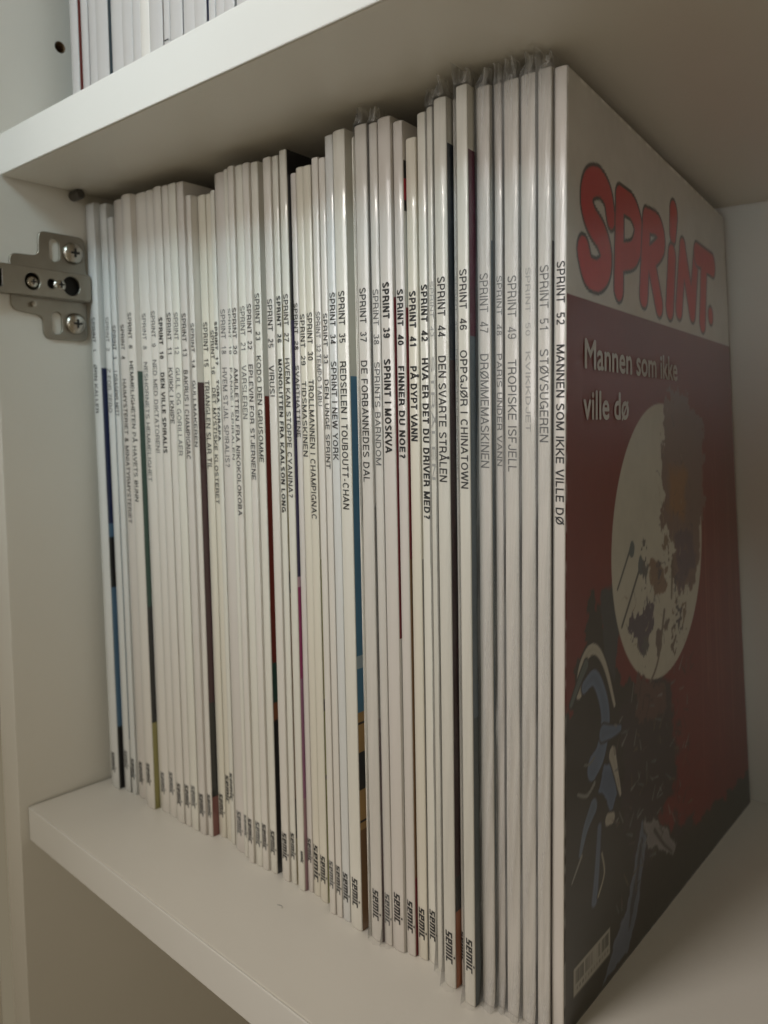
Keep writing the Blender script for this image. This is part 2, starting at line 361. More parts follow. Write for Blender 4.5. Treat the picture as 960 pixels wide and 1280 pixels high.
def block_word(word):
    v = []; f = []; x = 0
    for ch in word:
        g = GLY[ch]; w = len(g[0])
        rows = [(r, 4 - k) for k, r in enumerate(g)] + ([("##", 5.7)] if ch == 'i' else [])
        for r, yy in rows:
            i = 0
            while i < w:
                if r[i] == '#':
                    j = i
                    while j < w and r[j] == '#': j += 1
                    n = len(v); hh = 1.0
                    v += [(x + i + .18 * yy, yy, 0), (x + j + .18 * yy, yy, 0), (x + j + .18 * (yy + hh), yy + hh, 0), (x + i + .18 * (yy + hh), yy + hh, 0)]
                    f.append((n, n + 1, n + 2, n + 3)); i = j
                else: i += 1
        x += w + 1.0
    return np.array(v, float), f

# ------------------------------------------------------------------ albums
# number, x of spine centre at the foot, thickness, y of spine, height, lean (mm), lettering heights, ink, cover colours from the top down
ALB = [
 (1, 12.67, 7.77, 39.3, 298.5, 7.8, [243.9, 227.5, 220.8, 196.6, 19.6, 8.6], 0, [(219.1, 'navy'), (141.0, 'steel_blue'), (134.0, 'black'), (108.0, 'steel_blue'), (33.8, 'black')]),
 (2, 21.19, 5.8, 41.8, 297.5, 7.98, [243.6, 227.3, 218.7, 197.1, 22.2, 12.2], 1, [(236.4, 'steel_blue'), (28.7, 'white'), (13.6, 'black')]),
 (3, 26.78, 4.6, 42.4, 290.5, 8.16, [239.4, 223.2, 217.4, 195.5, 19.4, 8.2], 0, []),
 (4, 33.37, 7.4, 43.1, 297.8, 8.34, [239.4, 223.0, 213.4, 142.8, 19.6, 7.6], 0, []),
 (6, 45.3, 7.6, 40.4, 297.8, 8.7, [244.0, 227.3, 221.4, 154.7, 23.4, 12.1], 0, [(216.8, 'dark_green'), (103.1, 'black'), (44.7, 'olive')]),
 (8, 53.57, 8.28, 43.3, 297.7, 8.96, [243.3, 226.8, 220.9, 164.8, 20.5, 9.3], 1, []),
 (9, 61.12, 6.0, 43.4, 297.6, 9.09, [243.9, 227.6, 221.7, 178.8, 22.9, 11.4], 1, []),
 (10, 68.35, 6.43, 42.9, 297.8, 9.21, [240.5, 221.8, 215.7, 178.8, 19.8, 8.4], 2, []),
 (11, 74.19, 4.73, 43.5, 297.5, 9.34, [242.2, 223.8, 217.7, 192.5, 20.7, 9.5], 0, []),
 (12, 79.64, 5.65, 43.6, 297.4, 9.47, [241.9, 223.6, 217.6, 178.1, 22.1, 11.0], 1, []),
 (13, 85.26, 5.07, 44.1, 297.2, 9.6, [241.2, 222.4, 216.4, 176.9, 19.9, 8.9], 0, []),
 (14, 89.72, 3.39, 45.4, 291.1, 9.66, [236.8, 217.4, 211.8, 182.5, 20.6, 9.2], 0, [(211.1, 'maroon'), (64.6, 'black'), (19.2, 'dusty_red')]),
 (15, 94.3, 5.3, 48.9, 291.2, 9.72, [237.2, 217.8, 211.8, 172.6, 21.3, 9.9], 0, []),
 (16, 99.06, 3.76, 49.3, 291.0, 9.78, [233.5, 214.5, 208.6, 157.5, 31.7, 18.1], 0, []),
 (17, 103.36, 2.93, 48.4, 291.4, 9.84, [236.9, 218.2, 212.0, 185.4, 34.5, 21.1], 2, []),
 (18, 110.49, 6.64, 46.9, 297.1, 9.9, [241.3, 222.6, 216.9, 174.6, 19.3, 7.9], 1, []),
 (19, 116.18, 2.51, 46.1, 297.2, 9.96, [241.1, 222.3, 216.7, 178.0, 20.1, 9.3], 1, []),
 (20, 121.21, 3.72, 44.7, 297.2, 10.02, [240.9, 222.0, 216.5, 154.6, 20.7, 9.2], 0, []),
 (21, 125.54, 4.48, 45.6, 296.9, 10.08, [241.3, 223.6, 217.4, 195.4, 20.4, 9.0], 1, []),
 (22, 130.02, 4.01, 45.6, 296.9, 10.14, [241.9, 223.7, 217.6, 170.4, 21.0, 9.3], 0, []),
 (23, 134.4, 4.31, 46.6, 296.7, 10.2, [245.8, 227.1, 221.0, 177.9, 19.3, 8.5], 0, [(204.9, 'brick_red'), (93.4, 'dark_green'), (76.1, 'rust'), (68.4, 'black')]),
 (25, 142.74, 4.55, 46.3, 296.8, 10.51, [242.8, 223.8, 216.9, 204.6, 21.6, 9.4], 0, []),
 (26, 146.97, 3.35, 47.2, 296.8, 10.67, [243.8, 225.6, 219.3, 158.2, 22.8, 11.1], 2, [(240.6, 'ochre'), (134.2, 'black'), (125.3, 'rust_pale'), (37.8, 'black'), (20.3, 'ochre')]),
 (27, 152.61, 3.97, 46.4, 297.7, 10.83, [243.9, 225.6, 219.4, 164.8, 17.6, 12.3], 0, [(297.7, 'black'), (234.0, 'indigo'), (132.9, 'pink_pale'), (128.7, 'magenta'), (90.9, 'mauve'), (40.1, 'dusty_pink')]),
 (28, 156.39, 3.04, 48.3, 288.9, 10.99, [240.4, 222.5, 216.6, 188.7, 23.5, 13.0], 0, []),
 (29, 160.27, 3.92, 48.2, 290.4, 11.14, [235.9, 216.5, 210.4, 181.3, 22.3, 6.3], 0, []),
 (30, 165.41, 4.29, 47.3, 289.8, 11.3, [236.1, 218.1, 210.9, 157.4, 19.9, 8.2], 0, [(141.6, 'lime_dull'), (85.6, 'black'), (80.7, 'lime'), (54.3, 'black'), (52.3, 'lime')]),
 (32, 173.44, 3.28, 44.4, 290.5, 11.73, [235.5, 220.9, 220.0, 200.9, 22.3, 10.9], 1, []),
 (33, 176.96, 3.14, 44.8, 289.9, 11.95, [234.7, 216.4, 210.6, 177.7, 21.6, 9.6], 0, []),
 (34, 180.84, 3.99, 45.0, 296.9, 12.17, [241.9, 223.5, 217.2, 180.9, 20.1, 8.2], 0, []),
 (35, 186.9, 5.85, 44.1, 297.2, 12.38, [241.8, 223.5, 216.9, 163.3, 20.8, 9.1], 0, [(211.7, 'blue'), (108.3, 'steel_pale'), (103.4, 'blue'), (86.6, 'tan'), (82.8, 'black'), (81.9, 'tan'), (71.1, 'black'), (56.3, 'tan'), (44.3, 'black'), (43.4, 'tan'), (40.5, 'brown')]),
 (36, 193.68, 1.26, 45.0, 293.6, 12.6, [241.6, 223.5, 217.1, 176.9, 23.2, 11.7], 3, []),
 (37, 197.25, 5.46, 44.7, 296.9, 12.62, [242.0, 223.3, 216.9, 174.0, 20.4, 8.3], 0, [(87.0, 'dark_red')]),
 (38, 202.09, 3.79, 45.9, 296.7, 12.64, [241.2, 222.3, 216.3, 180.2, 20.4, 8.0], 1, []),
 (39, 207.03, 5.67, 46.0, 297.5, 12.66, [243.2, 224.3, 217.2, 184.6, 22.5, 10.6], 2, [(238.1, 'dark_red'), (118.7, 'white')]),
 (40, 212.09, 4.04, 47.4, 295.5, 12.68, [240.5, 221.7, 214.7, 183.1, 21.3, 8.9], 2, [(282.8, 'black'), (276.9, 'red'), (269.9, 'black'), (266.3, 'white'), (234.4, 'dark_red'), (147.8, 'brown'), (30.1, 'dark_red')]),
 (41, 216.48, 4.31, 48.8, 289.5, 12.7, [239.7, 221.3, 214.6, 189.1, 19.8, 7.7], 2, [(148.2, 'grey_pale')]),
 (42, 220.87, 4.06, 49.6, 296.8, 12.72, [241.5, 222.8, 217.2, 162.6, 20.5, 8.8], 2, [(151.5, 'grey_pale')]),
 (43, 225.24, 2.6, 48.5, 297.2, 12.74, [242.0, 224.0, 217.5, 176.4, -1.0, -1.0], 3, []),
 (44, 232.51, 4.95, 44.4, 297.1, 12.76, [242.2, 223.3, 217.2, 176.4, 20.6, 8.8], 0, [(283.3, 'navy_dark'), (215.9, 'maroon'), (40.3, 'black'), (27.9, 'orange')]),
 (45, 235.85, 1.3, 47.9, 296.9, 12.78, [242.6, 225.0, 219.4, 176.4, 20.4, 8.9], 3, []),
 (46, 242.84, 4.21, 42.2, 297.6, 12.8, [243.1, 224.6, 218.4, 175.1, 23.7, 11.7], 0, [(278.8, 'plum'), (222.8, 'slate'), (100.1, 'slate_dark')]),
 (47, 247.58, 4.94, 46.5, 297.3, 12.72, [241.9, 223.7, 217.3, 181.8, -1.0, -1.0], 1, [(251.7, 'slate')]),
 (48, 251.62, 2.82, 48.6, 297.7, 12.63, [241.0, 222.9, 217.3, 182.5, -1.0, -1.0], 1, [(275.2, 'slate_dark'), (227.7, 'grey'), (105.9, 'dusty_red'), (99.2, 'grey')]),
 (49, 256.45, 5.13, 48.3, 297.5, 12.55, [240.5, 221.6, 215.4, 181.0, -1.0, -1.0], 1, []),
 (50, 261.89, 5.15, 48.9, 297.8, 12.47, [242.4, 222.3, 217.6, 193.5, -1.0, -1.0], 3, [(179.0, 'plum')]),
 (51, 267.26, 4.5, 49.1, 298.0, 12.38, [242.5, 223.9, 218.1, 190.5, -1.0, -1.0], 1, [(249.5, 'maroon')]),
 (52, 271.73, 4.12, 50.2, 297.6, 12.3, [243.3, 225.1, 219.3, 165.9, -1.0, -1.0], 0, [])
]
TITLE = {1: 'ØRN KALLER', 2: 'Z FOR ZERO', 3: 'I DRAGENS NETT', 4: 'HAIMYSTERIET & MINIATYRMYSTERIET', 6: 'HEMMELIGHETEN PÅ HAVETS BUNN', 8: 'NESHORNETS HEMMELIGHET',
    9: 'NED MED DIKTATOREN!', 10: 'DEN VILLE SPIRALIS', 11: 'KVIKK I KNIPE', 12: 'GULL OG GORILLAER', 13: 'BAKRUS I CHAMPIGNAC', 14: 'GULLMAKEREN', 15: 'TRIANGLEN SLAR TIL',
    16: 'DET MYSTISKE KLOSTERET', 17: 'TORA TORAPA', 18: 'HVEM STJAL SPIRALIS?', 19: 'FANGE I SPIRALEN', 20: 'AMULETTEN FRA NIKOKOLOKOBA', 21: 'VARSLEREN',
    22: 'EPLEVIN FOR STJERNENE', 23: 'KODO DEN GRUSOMME', 25: 'VIRUS!', 26: 'MONOLITTEN FRA KAALSON LONG', 27: 'HVEM KAN STOPPE CYANINA?', 28: 'SVARTHATTENE',
    29: 'TIDSMASKINEN', 30: 'TROLLMANNEN I CHAMPIGNAC', 32: 'TEMPO TABU', 33: 'DEN UNGE SPRINT', 34: 'SPRINT I NEW YORK', 35: 'REDSELEN I TOUBOUTT-CHAN', 36: '',
    37: 'DE FORBANNEDES DAL', 38: 'SPRINTS BARNDOM', 39: 'SPRINT I MOSKVA', 40: 'FINNER DU NOE?', 41: 'PÅ DYPT VANN', 42: 'HVA ER DET DU DRIVER MED?', 43: 'STRÅLEN',
    44: 'DEN SVARTE STRÅLEN', 45: 'DET STILLE DØGNET', 46: 'OPPGJØR I CHINATOWN', 47: 'DRØMMEMASKINEN', 48: 'PARIS UNDER VANN', 49: 'TROPISKE ISFJELL', 50: 'KVIKKDJET',
    51: 'STØVSUGEREN', 52: 'MANNEN SOM IKKE VILLE DØ'}
LAB = {1: 'white album numbered 1, leftmost on the lower shelf, with navy and blue cover edge',
 2: 'white album numbered 2 with a thin light blue cover edge, second from the left wall',
 3: 'thin short white album numbered 3, set low between the second and fourth albums',
 4: 'white album numbered 4 with a long double title joined by an ampersand',
 6: 'white album numbered 6 with a dark green cover edge turning olive at its foot',
 8: 'thick white album numbered 8 with faded grey title, right of the green cover edge',
 9: 'white album numbered 9 with pale grey title ending in an exclamation mark',
 10: 'white album numbered 10 with a bold dark three-word title',
 11: 'narrow white album numbered 11 with short dark title, left of the gold and gorillas one',
 12: 'white album numbered 12 with pale grey title about gold and gorillas',
 13: 'tall white album numbered 13, its top standing above the shorter album to its right',
 14: 'short white album numbered 14 with a dark maroon cover edge ending dusty red',
 15: 'ivory tinted short album numbered 15, directly right of the maroon cover edge',
 16: 'short white album numbered 16 whose title about a monastery starts lowest of its neighbours',
 17: 'thin short white album numbered 17 with bold two-word title, left of a taller album',
 18: 'thick white album numbered 18 with pale title ending in a question mark',
 19: 'very thin white album numbered 19 with tiny faded title',
 20: 'white album numbered 20 with a long title about an amulet',
 21: 'white album numbered 21 with a one-word pale title',
 22: 'white album numbered 22 with title about apple wine for the stars',
 23: 'white album numbered 23 with brick red cover edge turning black lower down',
 25: 'white album numbered 25 with the one-word title about a virus',
 26: 'white album numbered 26 with bold title about a monolith and ochre cover edge',
 27: 'tall white album numbered 27 with black cover top turning magenta and pink at its foot',
 28: 'thin short album numbered 28 right of the black and magenta cover edge',
 29: 'short ivory album numbered 29 with one-word title about a time machine',
 30: 'short ivory album numbered 30 about a wizard, with lime green cover edge low down',
 32: 'narrow short album numbered 32 whose small number and title run together',
 33: 'short white album numbered 33, right neighbour of the run-together small title',
 34: 'tall cool white album numbered 34 with title naming New York',
 35: 'thick tall white album numbered 35 with wide blue cover edge turning tan below',
 36: 'sliver of a thin untitled album tucked right of the wide blue cover edge',
 37: 'white album numbered 37 in a clear plastic sleeve, title about a valley of the damned',
 38: 'white album numbered 38 with pale grey title, between two wider albums',
 39: 'wide grey-white album numbered 39 with bold title naming Moscow, rounded foot',
 40: 'white album numbered 40 with bold title asking a question, dark red cover edge',
 41: 'short wide ivory album numbered 41 with bold title about deep water',
 42: 'white album numbered 42 with the longest bold black title, ending MED?',
 43: 'thin ivory album with ghostly faint grey title, between the numbers 42 and 44',
 44: 'cream album numbered 44 about a black ray, dark cover edge turning orange at its foot',
 45: 'very thin album with tiny ghosted title, left of the Chinatown one',
 46: 'white album numbered 46 with title naming Chinatown, plum and slate cover edge, standing forward',
 47: 'sleeved album numbered 47 with smeared title about a dream machine',
 48: 'narrow sleeved album numbered 48 with title naming Paris, grey cover edge',
 49: 'milky sleeved album numbered 49 with partly missing title about an iceberg',
 50: 'milky sleeved album numbered 50 with the faintest title of the sleeved ones',
 51: 'milky sleeved album numbered 51 with grey title about a vacuum cleaner',
 52: 'album numbered 52, last on the right, its red front cover with big comic lettering visible'}
SLV = {37: 0, 38: 0, 43: 0, 44: 0, 46: 0, 47: 1, 48: 1, 49: 1, 50: 1, 51: 1}
TINT = {1: 1, 2: 1, 3: 1, 4: 3, 15: 2, 16: 2, 29: 2, 30: 2, 34: 1, 37: 0, 39: 3, 41: 2, 42: 4, 43: 4, 44: 4, 46: 4, 26: 4}
rnd = random.Random(7)

def deformer(xb, L, k0, k1, h0=.297):
    def f(x, y, z):
        X = xb + x - L * z / h0
        X -= X * (k0 + k1 * z / .2975) * y / .208
        return (X - xb, y, z)
    return f
def grid_slab(name, x0, x1, ys, zs, df, m, parent, facemat=None):
    """closed slab between x0 and x1, split along y and z so that it can bend"""
    v = []; f = []; mi = []
    ny, nz = len(ys), len(zs)
    for x in (x0, x1):
        for z in zs:
            for y in ys: v.append(df(x, y, z))
    idx = lambda s, j, i: s * ny * nz + j * ny + i
    for j in range(nz - 1):
        c = facemat(.5 * (zs[j] + zs[j + 1])) if facemat else 0
        for i in range(ny - 1):
            f.append((idx(1, j, i), idx(1, j, i + 1), idx(1, j + 1, i + 1), idx(1, j + 1, i))); mi.append(c)
            f.append((idx(0, j, i), idx(0, j + 1, i), idx(0, j + 1, i + 1), idx(0, j, i + 1))); mi.append(0)
        f.append((idx(0, j, 0), idx(1, j, 0), idx(1, j + 1, 0), idx(0, j + 1, 0))); mi.append(c)
        f.append((idx(0, j, ny - 1), idx(0, j + 1, ny - 1), idx(1, j + 1, ny - 1), idx(1, j, ny - 1))); mi.append(c)
    for i in range(ny - 1):
        f.append((idx(0, 0, i), idx(0, 0, i + 1), idx(1, 0, i + 1), idx(1, 0, i))); mi.append(0)
        f.append((idx(0, nz - 1, i), idx(1, nz - 1, i), idx(1, nz - 1, i + 1), idx(0, nz - 1, i + 1))); mi.append(0)
    return link(name, mesh(name, v, f, mi), m, parent)

def lin(a, b, n): return [a + (b - a) * i / n for i in range(n + 1)]

def album(label, group, x, t, y, z0, h, L, stops, tint, k0=.034, k1=.079, depth=.208, cover=True, n_small=False):
    """a comic album: spine, front and back cover, page block; returns root and deformer"""
    r = thing('comic_album', label, 'comic album', (x, y, z0), group)
    df0 = deformer(x, L, k0, k1)
    sd = rnd.uniform(0, 100); amp = rnd.uniform(.00004, .00014)
    def df(a, b, c):
        w = (mnoise.noise(Vector((sd, c * 14, 0)))) * amp * max(0, 1 - b / .03)
        return df0(a + w, b, c)
    depth = min(depth, D - y - .0012)
    sm = SPINES[tint]
    g = .0003
    # spine: prism with rounded front corners, slightly bowed
    bow = t * (.035 if n_small else .075)
    rr = min(.00035, t * .12)
    yk = bow + rr + .0002                      # where spine and cover boards meet
    prof = [(-t / 2, yk)]
    for i in range(4):
        a = math.pi / 2 * i / 3; prof.append((-t / 2 + rr - rr * math.cos(a), bow + rr - rr * math.sin(a)))
    wf = t / 2 - rr
    for i in range(1, 9):
        u = -1 + i / 4.5; prof.append((wf * u, bow * u * u))
    for i in range(4):
        a = math.pi / 2 * i / 3; prof.append((t / 2 - rr + rr * math.sin(a), bow + rr - rr * math.cos(a)))
    prof.append((t / 2, yk))
    zs = lin(0, h, 14); e = .0004
    zs = [0, e] + zs[1:-1] + [h - e, h]
    v = []; f = []
    k = len(prof)
    for j, z in enumerate(zs):
        ins = .0002 if j in (0, len(zs) - 1) else 0
        for (a, b) in prof: v.append(df(a * (1 - ins / t * 2), b + ins if b < yk - .00005 else b, z))
    for j in range(len(zs) - 1):
        for i in range(k): f.append((j * k + i, j * k + (i + 1) % k, (j + 1) * k + (i + 1) % k, (j + 1) * k + i))
    f.append(tuple(range(k))[::-1]); f.append(tuple((len(zs) - 1) * k + i for i in range(k)))
    sp_ = link('spine', mesh('spine', v, f), sm, r)
    me = sp_.data
    me.polygons.foreach_set('use_smooth', [i % k != k - 1 and i < len(me.polygons) - 2 for i in range(len(me.polygons))])
    yb = yk + .00005
    ys = [yb, .01, .03, .07, .12, .17, depth]
    zz = lin(0, h, 8)
    grid_slab('back_cover', -t / 2, -t / 2 + g, ys, zz, df, sm, r)
    grid_slab('page_block', -t / 2 + g + .00004, t / 2 - g - .00004, [yb + .0001] + ys[1:-1] + [depth - .0006], lin(.0004, h - .0005, 8), df, PAGES, r)
    if cover:
        names = []; bounds = []
        for zt, nm_ in stops:
            if zt / 1000 < h - .001: bounds.append(zt / 1000)
            names.append((zt / 1000, nm_))
        mats_ = [sm] + [CM[nn] for _, nn in names]
        def fm(z):
            c = 0
            for i, (zt, _) in enumerate(names):
                if z < zt: c = i + 1
            return c
        zc = sorted(set([round(q, 5) for q in zz + bounds]))
        grid_slab('front_cover', t / 2 - g, t / 2, ys, zc, df, mats_, r, fm)
    return r, df

def letter(name, data, z_top, z_bot, cap, xoff, df, m, parent, y=-.00008, capunits=1.0, tt=None, tt_small=False):
    co, fs = data
    if not len(co): return None
    a0, a1 = co[:, 0].min(), co[:, 0].max()
    s = (z_top - z_bot) / (a1 - a0)
    v = [df(xoff + (p[1] / capunits - .5) * cap, y + (.035 if tt_small else .075) * tt * min(1, ((xoff + (p[1] / capunits - .5) * cap) / (tt / 2)) ** 2) - p[2] * 3e-6, z_top - (p[0] - a0) * s) for p in co]
    return link(name, mesh(name, v, fs), m, parent)

def sleeve(parent, t, h, depth, df, kind, seed):
    """thin plastic bag round the album, open and crumpled at its top, loose at its foot"""
    o = .00022
    path = []
    for i in range(5): path.append((-t / 2 - o, depth - (depth - .004) * i / 4, 0))
    nfr = 9
    for i in range(nfr + 1):
        a = i / nfr
        path.append((-t / 2 - o + (t + 2 * o) * a, .0, 1))
    for i in range(5): path.append((t / 2 + o, .004 + (depth - .004) * i / 4, 0))
    zs = lin(.0001, h + .0002, 46) + [h + .0012, h + .0024, h + .0038, h + .0050]
    v = []; f = []; k = len(path)
    path = [(a, b_ + (.05 * t * (a / (t / 2)) ** 2 if c_ else 0), c_) for a, b_, c_ in path]
    top = min(h + .0052, H - .0002)
    for j, z in enumerate(zs):
        z = min(z, top)
        for i, (x, y, fr) in enumerate(path):
            n1 = mnoise.noise(Vector((seed + x * 500, z * 22, seed)))
            n2 = mnoise.noise(Vector((seed * 2 + x * 900, z * 70, 3)))
            yy = y
            if fr:
                cr = mnoise.noise(Vector((seed * 3 + x * 260 + z * 9, z * 30 - x * 150, 7)))
                yy = y - .00050 - (.0010 if kind else .0007) * abs(n1) - .0004 * abs(n2) - (.0007 if kind else 0) * max(0, .35 - abs(cr))
                if z < .012: yy -= (1 - z / .012) ** 2 * (.0012 + .0022 * abs(mnoise.noise(Vector((seed, x * 350, 9)))))
            xx = x
            if z > h:
                q = (z - h) / .005
                xx = x * (1 - .3 * q) + .0012 * q * mnoise.noise(Vector((seed, y * 60, z * 300)))
                if fr: yy += .0034 * q * n1 * 2 + .0012 * q
                xx *= 1 - .25 * q * abs(n2) * 2
                zz = z + (.0011 * q * mnoise.noise(Vector((seed + x * 700, y * 90, 5))))
                z_ = min(zz, H - .0002)
            else: z_ = z
            v.append(df(xx, yy, z_))
    for j in range(len(zs) - 1):
        for i in range(k - 1): f.append((j * k + i, j * k + i + 1, (j + 1) * k + i + 1, (j + 1) * k + i))
    mi_ = [0 if q // (k - 1) < 46 else 1 for q in range(len(f))]
    s = link('plastic_sleeve', mesh('plastic_sleeve', v, f, mi_, smooth=True), [SLV_MILK if kind else SLV_CLEAR, SLV_TOP], parent)
    return s

GRP = 'numbered comic albums standing in a row on the lower shelf'
roots = {}
for (n, xb, t, y, h, L, zs, wt, stops) in ALB:
    t /= 1000; h /= 1000; L /= 1000; x = xb / 1000; y /= 1000
    tint = TINT.get(n, rnd.choice((0, 0, 3, 4)))
    r, df = album(LAB[n], GRP, x, t, y, 0.0001, h, L, stops, tint, cover=(n != 52), n_small=(n > 45))
    roots[n] = (r, df, t, h, x, y, L)
    ink = INK[wt]
    off = {0: .15, 1: .13, 2: .205, 3: .12}[wt]
    cap = min(.0031, t * .66); xo = rnd.uniform(-.0001, .0003)
    if wt == 3: cap = min(.0017, t * .55); xo = 0
    if TITLE[n]:
        letter('number_lettering', text_mesh('SPRINT  %d' % n, off), zs[0] / 1000, zs[1] / 1000, cap, xo, df, ink, r, tt=t, tt_small=n > 45)
        letter('title_lettering', text_mesh(TITLE[n], off), zs[2] / 1000, zs[3] / 1000, cap, xo, df, ink, r, tt=t, tt_small=n > 45)
    if zs[4] > 0 and n not in (27, 36) and wt != 3:
        letter('publisher_mark', block_word('semic'), zs[4] / 1000, zs[5] / 1000, min(.0029, t * .6), 0, df, INK[0] if wt != 1 else INK[1], r, capunits=5.0, tt=t, tt_small=n > 45)
    if n in (27, 45):
        letter('publisher_mark', block_word('semic'), zs[4] / 1000, zs[5] / 1000, min(.0011, t * .6), t * .25 if n == 27 else -t * .1, df, INK[0], r, capunits=5.0, tt=t, tt_small=n > 45)
    if n in SLV: sleeve(r, t, h, .2, df, SLV[n], n * 1.37)

# ---- front cover of album 52: flat print carried as a colour attribute on a fine grid
r, df, t, h, x, y, L = roots[52]
y0c, dep = t * .035 + min(.00035, t * .12) + .00025, .208
ny, nz = 360, 500
Y, Z = np.meshgrid(np.linspace(y0c, dep, ny), np.linspace(0, h, nz))
ym, zm = Y * 1000, Z * 1000
img = np.zeros((nz, ny, 3)); img[:] = (.60, .58, .54)
rng = np.random.default_rng(3)
def vnoise(sc, seed):
    g = np.random.default_rng(seed).random((int(320 / sc) + 3, int(220 / sc) + 3))
    a = zm / sc; b = ym / sc; i = np.floor(a).astype(int); j = np.floor(b).astype(int); fa = a - i; fb = b - j
    fa = fa * fa * (3 - 2 * fa); fb = fb * fb * (3 - 2 * fb)
    return (g[i, j] * (1 - fa) + g[i + 1, j] * fa) * (1 - fb) + (g[i, j + 1] * (1 - fa) + g[i + 1, j + 1] * fa) * fb
n1 = vnoise(1.4, 5) - .5
n6, n3, n12 = vnoise(6, 1) - .5, vnoise(3, 2) - .5, vnoise(14, 3) - .5
def put(d, col, w=.45, alpha=1.0):      # d: signed distance in mm, negative inside
    a = np.clip(.5 - d / w, 0, 1)[..., None] * alpha
    img[:] = img * (1 - a) + np.array(col) * a
def d_poly(pts, wob=0.0):
    P = np.array(pts, float); dmin = np.full(ym.shape, 1e9); ins = np.zeros(ym.shape, bool)
    for i in range(len(P)):
        (ax, az), (bx, bz) = P[i - 1], P[i]
        ex, ez = bx - ax, bz - az; L2 = ex * ex + ez * ez + 1e-9
        tt = np.clip(((ym - ax) * ex + (zm - az) * ez) / L2, 0, 1)
        dmin = np.minimum(dmin, np.hypot(ym - ax - tt * ex, zm - az - tt * ez))
        c = ((az > zm) != (bz > zm)) & (ym < (bx - ax) * (zm - az) / (bz - az + 1e-12) + ax)
        ins ^= c
    return np.where(ins, -dmin, dmin) + wob * (n6 + .6 * n3 + .45 * n1)
def d_line(pts, rad):
    P = []; R = []
    pts = [tuple(p) for p in pts]
    if len(pts) > 2:
        for i in range(len(pts) - 1):
            p0 = np.array(pts[max(i - 1, 0)]); p1 = np.array(pts[i]); p2 = np.array(pts[i + 1]); p3 = np.array(pts[min(i + 2, len(pts) - 1)])
            for q in range(5):
                u = q / 5
                P.append(.5 * ((2 * p1) + (-p0 + p2) * u + (2 * p0 - 5 * p1 + 4 * p2 - p3) * u * u + (-p0 + 3 * p1 - 3 * p2 + p3) * u ** 3))
        P.append(np.array(pts[-1]))
    else: P = [np.array(q) for q in pts]
    m = len(P) - 1; R = list(np.interp(np.linspace(0, 1, m + 1), np.linspace(0, 1, len(rad)), rad))
    d = np.full(ym.shape, 1e9)
    for i in range(m):
        (ax, az), (bx, bz) = P[i], P[i + 1]; ex, ez = bx - ax, bz - az; L2 = ex * ex + ez * ez + 1e-9
        tt = np.clip(((ym - ax) * ex + (zm - az) * ez) / L2, 0, 1)
        d = np.minimum(d, np.hypot(ym - ax - tt * ex, zm - az - tt * ez) - (R[i] + (R[i + 1] - R[i]) * tt))
    return d
RED = (.150, .013, .011)
put(zm - 234, RED, .3)
# darker lower half of the picture
put(d_poly([(-5, 107), (5, 107), (9, 117), (22, 141), (36, 122), (48, 106), (92, 90), (104, 56), (84, 38), (126, 22), (170, 18), (215, 17), (215, -5), (-5, -5)], 6), (.024, .022, .017), 1.2)
put(d_poly([(80, 100), (96, 92), (106, 60), (86, 38), (120, 24), (60, 30), (50, 60), (44, 96)], 10), (.036, .027, .031), 6)
put(d_poly([(28, 141), (40, 142), (46, 134), (44, 121), (40, 108), (31, 118)], 2), (.040, .046, .052), 1.5)
# pale disc with broken rocky shapes before it
put(np.hypot(ym - 91, zm - 150) - 53.5, (.47, .45, .38), .5)
put(d_poly([(97, 207), (92, 186), (91, 172), (94, 165), (90, 154), (101, 152), (108, 145), (101, 138), (111, 127), (128, 128), (138, 133), (150, 160), (150, 195), (120, 208)], 7), (.17, .115, .10), 1.0)
put(d_poly([(102, 179), (126, 176), (119, 157), (99, 161)], 4), (.25, .13, .06), 5.0)
put(d_poly([(108, 150), (128, 152), (134, 134), (112, 128)], 6), (.11, .08, .10), 2.0)
put(d_poly([(77, 146), (87, 144), (98, 132), (92, 127), (75, 135)], 5), (.20, .13, .09), 1.0)
put(d_poly([(84, 128), (57, 127), (56, 121), (67, 110), (75, 114), (80, 124)], 6), (.09, .075, .10), .8)
put(d_poly([(97, 117), (82, 116), (84, 103), (89, 112)], 4), (.13, .10, .09), .8)
put(d_line([(55, 151), (43, 139)], [.7, .6]), (.08, .09, .09)); put(d_line([(66, 144), (47, 125)], [.8, .7]), (.07, .07, .07))
put(np.hypot((ym - 57) / 1.1, zm - 151) - 3.0 + 2 * n3, (.09, .12, .13)); put(np.hypot((ym - 66) / 1.1, zm - 144) - 3.2 + 2 * n3, (.09, .11, .12))
put(d_line([(92, 122), (84, 104), (74, 97)], [1.2, .6]), (.15, .12, .10)); put(d_line([(103, 140), (101, 126)], [1.4, 1.0]), (.16, .13, .10))
put(d_poly([(60, 104), (72, 99), (80, 94), (90, 92), (90, 84), (60, 88)], 6), (.10, .05, .045), 1.0)
# rubble and posts scattered over the lower part of the disc
for q in range(16):
    cx_, cz_ = rng.uniform(58, 118), rng.uniform(102, 150)
    if math.hypot(cx_ - 91, cz_ - 150) > 46: continue
    put(np.hypot((ym - cx_) / rng.uniform(.6, 1.3), (zm - cz_) / rng.uniform(.8, 2.0)) - rng.uniform(1.2, 3.2) + 7 * n1 + 4 * n3, [(.13, .09, .07), (.08, .07, .085), (.20, .14, .10), (.10, .10, .10)][rng.integers(4)], .7)
